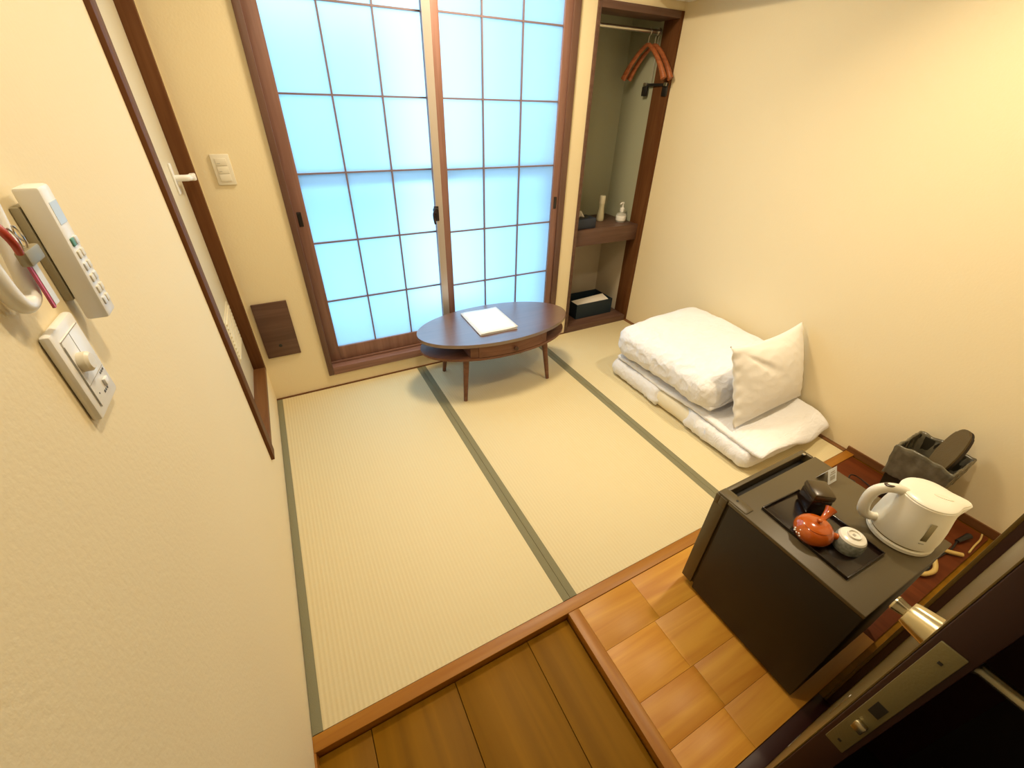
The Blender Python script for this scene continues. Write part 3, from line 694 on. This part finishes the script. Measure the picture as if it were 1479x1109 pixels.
# ------------------------------------------------------------------ fridge and the tea things on it
FX0, FX1, FY0, FY1, FZ = 1.305, 1.757, -0.565, -0.123, 0.48
fg = thing('mini_fridge', 'charcoal mini fridge on the wooden floor beside the entry door', 'fridge', ((FX0+FX1)/2, (FY0+FY1)/2, 0))
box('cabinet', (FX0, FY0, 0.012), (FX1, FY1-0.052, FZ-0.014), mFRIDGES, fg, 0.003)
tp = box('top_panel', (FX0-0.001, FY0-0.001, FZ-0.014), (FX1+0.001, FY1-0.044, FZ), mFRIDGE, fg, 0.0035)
box('gasket', (FX0+0.008, FY1-0.052, 0.03), (FX1-0.008, FY1-0.042, FZ-0.02), mBLACK, fg)
bm = bmesh.new()
add_box(bm, (FX0-0.001, FY1-0.042, 0.028), (FX1+0.001, FY1, FZ-0.040), 0.003)
add_box(bm, (FX0-0.001, FY1-0.016, FZ-0.041), (FX1+0.001, FY1, FZ-0.004), 0.003)
add_box(bm, (FX0-0.001, FY1-0.042, FZ-0.041), (FX0+0.050, FY1-0.015, FZ-0.004), 0.003)
add_box(bm, (FX1-0.012, FY1-0.042, FZ-0.041), (FX1+0.001, FY1-0.015, FZ-0.004), 0.003)
dr = finish('door', bm, mFRIDGE, fg, smooth=True); dr.location = -tot(fg)
o = box('grip_groove', (FX0+0.050, FY1-0.041, FZ-0.0398), (FX1-0.012, FY1-0.016, FZ-0.038), mBLACK); o.parent = dr
bm = bmesh.new(); add_box(bm, (FX0+0.002, FY1-0.105, FZ-0.006), (FX0+0.040, FY1-0.002, FZ+0.004), 0.0055); o = finish('hinge_cover', bm, mFRIDGE, fg, smooth=True); o.location = -tot(fg)
o2 = lathe('screw', [(0.004, 0.0), (0.004, 0.0012)], mBLACK, o, 12, loc=(FX0+0.022, FY1-0.058, FZ+0.004))
o2 = lathe('corner_screw', [(0.006, 0.0), (0.005, 0.003)], mMETAL, fg, 12, loc=(FX1-0.018-tot(fg).x, FY1-0.018-tot(fg).y, FZ-0.006))
for x in (FX0+0.04, FX1-0.04):
    for y in (FY0+0.04, FY1-0.09): lathe('foot', [(0.018, 0.0), (0.018, 0.013)], mBLACK, fg, 14, loc=(x-tot(fg).x, y-tot(fg).y, 0))
# tray
tr = thing('serving_tray', 'dark lacquer serving tray on the fridge holding the teapot', 'tray', (1.452, -0.364, FZ+0.0003), rz=-0.03)
bm = bmesh.new(); a, b_ = 0.087, 0.128
add_box(bm, (-a, -b_, 0), (a, b_, 0.004), 0.001)
finish('base', bm, mLACQ, tr, smooth=True)
bm = bmesh.new()
for p0, p1 in (((-a, -b_), (a, -b_+0.004)), ((-a, b_-0.004), (a, b_)), ((-a, -b_+0.004), (-a+0.004, b_-0.004)), ((a-0.004, -b_+0.004), (a, b_-0.004))): add_box(bm, (p0[0], p0[1], 0.004), (p1[0], p1[1], 0.011), 0.001)
finish('rim', bm, mLACQ, tr, smooth=True)
TZ0 = FZ+0.0046
cd_ = thing('tea_caddy', 'black lacquer tea caddy with rounded corners at back of the tray', 'tea caddy', (1.514, -0.297, TZ0), rz=0.95)
bm = bmesh.new(); add_box(bm, (-0.034, -0.030, 0), (0.034, 0.030, 0.060), 0.008); finish('caddy_body', bm, mCADDY, cd_, smooth=True)
bm = bmesh.new(); add_box(bm, (-0.035, -0.031, 0.054), (0.035, 0.031, 0.082), 0.009); finish('lid', bm, plain('caddy_lid', srgb(62, 46, 18), 0.3, coat=0.3), cd_, smooth=True)
tpot = thing('teapot', 'glossy orange side-handled teapot on the lacquer tray', 'teapot', (1.402, -0.362, TZ0))
lathe('pot', [(0.030, 0.0), (0.041, 0.006), (0.0495, 0.024), (0.0495, 0.034), (0.043, 0.048), (0.036, 0.053), (0.032, 0.052)], mORANGE, tpot, 44)
ld = lathe('lid', [(0.036, 0.0525), (0.0365, 0.055), (0.029, 0.060), (0.010, 0.063)], mORANGE, tpot, 36)
lathe('lid_knob', [(0.004, 0.062), (0.005, 0.066), (0.0075, 0.070), (0.007, 0.074), (0.003, 0.076)], mORANGE, ld, 18)
tube('spout', [(0.026, -0.034, 0.030), (0.034, -0.045, 0.033), (0.043, -0.058, 0.042)], lambda t: 0.012-0.006*t, mORANGE, tpot, 12)
tube('side_handle', [(0.042, 0.006, 0.038), (0.058, 0.008, 0.044), (0.073, 0.010, 0.051), (0.086, 0.012, 0.058)], lambda t: 0.008+0.0075*t*t, mORANGE, tpot, 14)
bm = bmesh.new()
for k in range(9):
    a = math.radians(165+random.uniform(-20, 20)); z = 0.030+random.uniform(-0.008, 0.012); r = 0.0498-0.9*max(0, z-0.034)
    bmesh.ops.create_icosphere(bm, subdivisions=1, radius=0.0028, matrix=Matrix.Translation((r*math.cos(a), r*math.sin(a), z)))
finish('blossom_mark', bm, mCUPW, tpot, smooth=True)
cp = thing('tea_cup', 'upturned tea cup with white foot and grey blue bands on the tray', 'cup', (1.461, -0.430, TZ0))
lathe('bowl', [(0.0335, 0.0), (0.0355, 0.003), (0.037, 0.018), (0.0365, 0.034), (0.0335, 0.043)], plain('grey_blue_glaze', srgb(176, 180, 172), 0.25, var=0.8, bscale=110), cp, 36)
lathe('white_base', [(0.0337, 0.0425), (0.0305, 0.048), (0.024, 0.0505), (0.019, 0.051)], mCUPW, cp, 36)
bm = bmesh.new(); add_lathe(bm, [(0.0165, 0.0505), (0.0165, 0.0565), (0.0135, 0.0565), (0.0130, 0.0525), (0.001, 0.0523)], 32); finish('foot_ring', bm, mCUPW, cp, smooth=True)
bm = bmesh.new(); add_box(bm, (-0.004, -0.0035, 0.0523), (0.004, 0.0035, 0.0532)); finish('maker_mark', bm, mSOFTMARK, cp)
# table tent card
tc_ = thing('tent_card', 'small folded white tent card with grey print on the fridge', 'card', (1.682, -0.250, FZ+0.0003))
bm = bmesh.new(); hh, hd, hw = 0.050, 0.020, 0.024; tck = 0.0012
for s_ in (-1, 1):
    v = [bm.verts.new(p) for p in ((-hw, s_*hd, 0), (hw, s_*hd, 0), (hw, 0, hh), (-hw, 0, hh), (-hw, s_*(hd-tck), 0), (hw, s_*(hd-tck), 0), (hw, 0, hh-2.2*tck), (-hw, 0, hh-2.2*tck))]
    for q in ((0,1,2,3), (7,6,5,4), (0,4,5,1), (1,5,6,2), (3,2,6,7), (0,3,7,4)): bm.faces.new([v[i] for i in q])
bmesh.ops.recalc_face_normals(bm, faces=bm.faces); finish('card_leaf', bm, mPAPER, tc_)
bm = bmesh.new()
for (x0, x1, t0, t1) in ((-0.014, 0.014, 0.22, 0.5), (-0.015, 0.015, 0.58, 0.66), (-0.012, 0.012, 0.72, 0.8)):
    f = lambda t: (-hd*(1-t)-0.0006, hh*t+0.0004)
    (ya, za), (yb, zb) = f(t0), f(t1)
    bm.faces.new([bm.verts.new(p) for p in ((x0, ya, za), (x1, ya, za), (x1, yb, zb), (x0, yb, zb))])
finish('printed_text', bm, mSOFTMARK, tc_)
# kettle
kt = thing('electric_kettle', 'white electric kettle with loop handle at the right end of the fridge', 'kettle', (1.655, -0.474, FZ+0.0003))
SP = math.radians(-45); HD = math.radians(135)
def beak(r, z, a):
    d = (a-SP+PI) % (2*PI)-PI
    k = max(0.0, min(1.0, (z-0.105)/0.055)); k = k*k*(3-2*k)
    return r+0.030*k*math.exp(-(d/0.30)**2)*(1 if r > 0.05 else 0), z
lathe('power_base', [(0.074, 0.0), (0.0785, 0.003), (0.0785, 0.013), (0.074, 0.017), (0.06, 0.018)], mKETTLE, kt, 48)
lathe('seam', [(0.0735, 0.0165), (0.0735, 0.0215)], mGAUGE, kt, 48)
lathe('body', [(0.074, 0.021), (0.0775, 0.024), (0.078, 0.045), (0.075, 0.085), (0.069, 0.125), (0.0655, 0.150), (0.0655, 0.160), (0.062, 0.163)], mKETTLE, kt, 64, fn=beak)
def lidf(r, z, a):
    d = (a-SP+PI) % (2*PI)-PI
    return r+0.026*math.exp(-(d/0.28)**2)*(r/0.063)**4, z
kl = lathe('lid', [(0.063, 0.160), (0.0635, 0.165), (0.060, 0.168), (0.040, 0.1705), (0.012, 0.171)], mKETTLE, kt, 64, fn=lidf)
bm = bmesh.new(); ring = [(0.021*math.cos(2*PI*i/20), 0.007*math.sin(2*PI*i/20)) for i in range(20)]
add_prism(bm, ring, 0.0, 0.0022); o = finish('vent_slot', bm, mIVORY, kl, smooth=True); o.location = (0.012, -0.022, 0.1698); o.rotation_euler = (0, 0, math.radians(-60))
hx, hy = math.cos(HD), math.sin(HD)
P_ = lambda r, z: (hx*r, hy*r, z)
tube('handle', [P_(0.055, 0.157), P_(0.078, 0.162), P_(0.100, 0.158), P_(0.118, 0.142), P_(0.124, 0.115), P_(0.121, 0.080), P_(0.112, 0.056), P_(0.095, 0.045), P_(0.070, 0.046)], lambda t: 0.0145 if t < 0.8 else 0.0145-0.01*(t-0.8), mKETTLE, kt, 14, 0.85, up=(hx*0.3-hy, hy*0.3+hx, 0.0))
bm = bmesh.new(); add_lathe(bm, [(0.0115, 0.0), (0.0115, 0.0035), (0.009, 0.0045)], 24, fn=lambda r, z, a: (r, z)); o = finish('switch_button', bm, plain('button_brown', srgb(70, 56, 46), 0.3), kt, smooth=True); o.location = (hx*0.097, hy*0.097, 0.1685); o.scale = (1.15, 0.8, 1); o.rotation_euler = (0.12, 0.12, HD)
def patch(name, a0, a1, z0, z1, off, m, parent):
    bm = bmesh.new(); n = 6; rr = lambda z: 0.078-0.09*max(0, z-0.045)
    lo = [bm.verts.new(((rr(z0)+off)*math.cos(a0+(a1-a0)*i/n), (rr(z0)+off)*math.sin(a0+(a1-a0)*i/n), z0)) for i in range(n+1)]
    hi = [bm.verts.new(((rr(z1)+off)*math.cos(a0+(a1-a0)*i/n), (rr(z1)+off)*math.sin(a0+(a1-a0)*i/n), z1)) for i in range(n+1)]
    for i in range(n): bm.faces.new((lo[i], lo[i+1], hi[i+1], hi[i]))
    o = finish(name, bm, m, parent, smooth='all'); o.modifiers.new('s', 'SOLIDIFY').thickness = 0.001; return o
A0 = math.radians(221)
patch('water_gauge', A0-0.03, A0+0.15, 0.064, 0.124, 0.0012, mGAUGE, kt)
patch('gauge_mark', A0-0.02, A0+0.13, 0.053, 0.0555, 0.0012, mSOFTMARK, kt)

# ------------------------------------------------------------------ waste bin corner
bn = thing('waste_bin', 'dark square waste bin lined with a plastic bag by the right wall', 'waste bin', (2.532, -0.308, 0))
def shell(h, w0, w1, th, dn=None, z0=0.0):
    bm = bmesh.new(); n = 8
    def ringp(w, z, jit):
        pts = []
        for s in range(4):
            for i in range(n):
                t = -1+2*i/n; c = ((t, -1), (1, t), (-t, 1), (-1, -t))[s]
                k = 1+(jit*noise.noise(Vector((c[0]*2.7, c[1]*2.7, z*9))) if jit else 0)
                pts.append(bm.verts.new((c[0]*w*k, c[1]*w*k, z+(jit*0.08*noise.noise(Vector((c[0]*4, c[1]*4, 3.3))) if jit else 0))))
        return pts
    rs = [ringp(w, z, j) for (w, z, j) in dn]
    for a, b in zip(rs, rs[1:]):
        for i in range(len(a)): bm.faces.new((a[i], a[(i+1) % len(a)], b[(i+1) % len(b)], b[i]))
    return bm, rs
bm, rs = shell(0, 0, 0, 0, [(0.072, 0.002, 0), (0.098, 0.29, 0), (0.094, 0.29, 0), (0.070, 0.012, 0)]); bm.faces.new(rs[0][::-1]); bm.faces.new(rs[-1]); bmesh.ops.recalc_face_normals(bm, faces=bm.faces); finish('bin_body', bm, mBIN, bn)
bm = bmesh.new(); n = 22; prof = [(0.093, 0.14), (0.095, 0.17), (0.097, 0.20), (0.099, 0.23), (0.101, 0.26), (0.1025, 0.285), (0.103, 0.297), (0.099, 0.302), (0.094, 0.294), (0.091, 0.27), (0.087, 0.23), (0.080, 0.17), (0.066, 0.10), (0.03, 0.06)]
rs = []
for (w_, z_) in prof:
    ring = []
    for s_ in range(4):
        for i in range(n):
            t_ = -1+2*i/n; c = ((t_, -1), (1, t_), (-t_, 1), (-1, -t_))[s_]
            q = Vector((c[0]*1.3, c[1]*1.3, z_*7)); ridge = (1-abs(noise.noise(q*3.1)))**2-0.55
            k = 1+0.085*ridge*(1 if z_ < 0.29 else 0.4) if w_ > 0.09 else 1+0.12*noise.noise(q*2.5)
            ring.append(bm.verts.new((c[0]*w_*k, c[1]*w_*k, z_+0.012*noise.noise(q*2.0+Vector((7, 0, 0))))))
    rs.append(ring)
for a_, b_ in zip(rs, rs[1:]):
    for i in range(len(a_)): bm.faces.new((a_[i], a_[(i+1) % len(a_)], b_[(i+1) % len(b_)], b_[i]))
bm.faces.new(rs[-1]); bmesh.ops.recalc_face_normals(bm, faces=bm.faces); o = finish('bag_liner', bm, mBAG, bn, smooth='all')
sp = thing('slipper', 'dark olive slipper-shaped item with rounded tip, standing up in the waste bin', 'slipper', (2.47, -0.375, 0.17))
def slip(name, th0, th1, m, wk):
    bm = bmesh.new(); out = []
    n = 40
    for i in range(n):
        a = 2*PI*i/n; x = 0.128*math.cos(a); w = (0.040+0.004*math.cos(a))*wk
        e = abs(math.sin(a))**0.75*(1 if math.sin(a) >= 0 else -1)
        out.append((x+0.128, w*e))
    add_prism(bm, out, th0, th1); bmesh.ops.bevel(bm, geom=[e for e in bm.edges if abs(e.verts[0].co.z-e.verts[1].co.z) < 1e-6], offset=0.004, segments=2, affect='EDGES')
    return finish(name, bm, m, sp, smooth=True)
slip('sole', -0.020, 0.0, mSLIPS, 0.92); slip('upper', 0.0, 0.014, mSLIP, 0.9)
Lx = (Vector((2.57, -0.345, 0.43))-Vector((2.44, -0.35, 0.21))).normalized()
Lz = (Vector((-0.72, 0.30, 0.55))-Lx*Lx.dot(Vector((-0.72, 0.30, 0.55)))).normalized(); Ly = Lz.cross(Lx)
sp.rotation_euler = Matrix((Lx, Ly, Lz)).transposed().to_euler(); sp.location = (2.44, -0.345, 0.205)
# cords and plugs on the floor behind the fridge
cw = thing('looped_cord', 'beige looped power cord on the floor behind the fridge', 'cord', (2.16, -0.535, 0.0))
pts = [(-0.30, 0.02, 0.02), (-0.16, 0.028, 0.012), (-0.03, 0.012, 0.012), (0.0, -0.018, 0.014), (0.055, -0.030, 0.02), (0.11, 0.0, 0.03), (0.14, 0.03, 0.028), (0.19, 0.01, 0.014), (0.23, -0.03, 0.012), (0.25, -0.05, 0.012)]
tube('flex', pts, 0.0085, mCORDW, cw, 10)
for k, (px, py, lab) in enumerate(((2.44, -0.485, 'black plug and cord on the floor, nearer the waste bin'), (2.50, -0.552, 'black plug and cord on the floor, nearer the entry door'))):
    g = thing('power_plug', lab, 'plug', (px, py, 0.0), 'black plugs behind the fridge')
    tube('plug_body', [(0.045, -0.004, 0.016), (0.02, 0, 0.016), (-0.03, 0.008, 0.013)], lambda t: 0.013-0.005*t, mBLACK, g, 10)
    tube('flex', [(-0.028, 0.008, 0.013), (-0.10, 0.022-0.02*k, 0.008), (-0.22, 0.01, 0.006), (-0.30, 0.03-0.03*k, 0.006), (-0.36, 0.045-0.03*k, 0.006)], 0.0035, mBLACK, g, 8)
gc = thing('thin_cable', 'short pale cable end curling up beside the entry door frame', 'cable', (2.52, -0.592, 0.0))
tube('cable', [(-0.06, 0.0, 0.0035), (0.0, 0.004, 0.0035), (0.05, 0.006, 0.012), (0.07, 0.014, 0.028)], 0.0032, mCORDW, gc, 8)
ad = thing('power_adaptor', 'small black power adaptor on the reddish floor beside the waste bin', 'adaptor', (2.36, -0.16, 0.0), rz=0.4)
bm = bmesh.new(); add_box(bm, (-0.055, -0.025, 0), (0.055, 0.025, 0.032), 0.005); finish('case', bm, mBLACK, ad, smooth=True)
tube('flex', [(-0.05, 0, 0.016), (-0.10, -0.02, 0.008), (-0.16, -0.07, 0.005), (-0.22, -0.16, 0.005)], 0.003, mBLACK, ad, 8)
tube('flex', [(0.05, 0, 0.016), (0.085, 0.0, 0.03), (0.11, -0.03, 0.02), (0.09, -0.09, 0.008)], 0.003, mBLACK, ad, 8)

# ------------------------------------------------------------------ entry door at the right edge of the picture
mLEAF = plain('door_leaf_olive', srgb(96, 76, 32), 0.4)
mEDGE = plain('door_edge_brown', srgb(44, 12, 6), 0.5)
d2 = sroot('door_2', (0.83, -0.66, -0.03))
box('leaf', (0.83, -0.679, -0.03), (1.40, -0.641, 2.02), mEDGE, d2, 0.002)
box('inner_facing', (0.833, -0.6405, -0.028), (1.40, -0.6385, 2.018), mLEAF, d2, 0.0004)
fp = box('lock_faceplate', (0.8275, -0.672, 0.70), (0.8305, -0.647, 1.0), mPLATE, d2, 0.0012)
for (y, z, ry, rz_) in ((-0.660, 0.832, 0.0065, 0.014), (-0.660, 0.972, 0.0022, 0.0022), (-0.660, 0.72, 0.0022, 0.0022)):
    b = box('plate_hole', (0.8268, y-ry, z-rz_), (0.8276, y+ry, z+rz_), mBLACK); b.parent = d2; b.location = -tot(d2)
b = box('latch_bolt', (0.820, -0.668, 0.772), (0.828, -0.654, 0.792), mBRASS, None, 0.002); b.parent = d2; b.location = -tot(d2)
for (x0, x1, z0, z1) in ((1.000, 1.007, 0.512, 0.594), (1.135, 1.190, 0.086, 0.093)):  # thin bright strips added on the inner facing
    b = box('bright_strip', (x0, -0.6386, z0), (x1, -0.6372, z1), mMETAL); b.parent = d2; b.location = -tot(d2)
for nm, s_, y0 in (('inner_knob', 1, -0.6385), ('outer_knob', -1, -0.679)):
    o = lathe(nm, [(0.0215, 0.0), (0.0205, 0.005), (0.0175, 0.022), (0.0155, 0.027), (0.0085, 0.0275), (0.009, 0.033), (0.0105, 0.040), (0.0095, 0.042)] if s_ > 0 else [(0.012, 0.0), (0.008, 0.006), (0.008, 0.046), (0.006, 0.048)], mBRASS, d2, 32, axis='Y')
    o.scale = (1, s_, 1); o.location = Vector((0.856, y0, 0.978))-tot(d2)
t4 = sroot('trim_4', (1.45, -0.63, 0))
box('door_jamb', (1.40, -0.80, -0.014), (1.499, -0.624, 2.06), mEDGE, t4, 0.001)
box('jamb_edge', (1.40, -0.624, -0.014), (1.50, -0.6165, 2.06), mLEAF, t4, 0.001)
box('floor_threshold', (0.886, -0.638, -0.014), (1.40, -0.602, 0.002), mEDGE, t4, 0.001)

# ------------------------------------------------------------------ fixtures above the frame
ac = thing('air_conditioner', 'white wall air conditioner high on the right wall, above the frame', 'air conditioner', (XR, 1.40, 2.0))
bm = bmesh.new(); prof = [(0, 0), (-0.25, 0), (-0.285, 0.05), (-0.30, 0.10), (-0.30, 0.24), (-0.28, 0.262), (0, 0.262)]
add_prism(bm, [(x, z) for x, z in prof], -0.37, 0.37)
for v in bm.verts: v.co = Vector((v.co.x, v.co.z, v.co.y))
bmesh.ops.recalc_face_normals(bm, faces=bm.faces); finish('housing', bm, mWHITEPL, ac)
bm = bmesh.new(); add_box(bm, (-0.235, -0.34, -0.008), (-0.10, 0.34, 0.0), 0.002); finish('louvre', bm, mWHITEPL, ac, smooth=True)
cl_ = thing('ceiling_lamp', 'round white ceiling lamp near the window, above the frame', 'lamp', (1.22, 1.28, ZC))
lathe('canopy', [(0.10, 0.0), (0.10, -0.03), (0.19, -0.045), (0.20, -0.06), (0.20, -0.11), (0.19, -0.115)], mWHITEPL, cl_, 40)
for x, y, lab in ((0.58, 0.06, 'recessed round downlight in the ceiling over the entry floor'), (2.12, 0.04, 'recessed round downlight in the ceiling over the fridge')):
    q = thing('downlight', lab, 'lamp', (x, y, ZC), 'ceiling downlights')
    bm = bmesh.new(); add_lathe(bm, [(0.060, 0.0), (0.075, -0.002), (0.075, -0.008), (0.062, -0.010), (0.060, -0.004)], 32); finish('ring', bm, mWHITEPL, q, smooth=True)
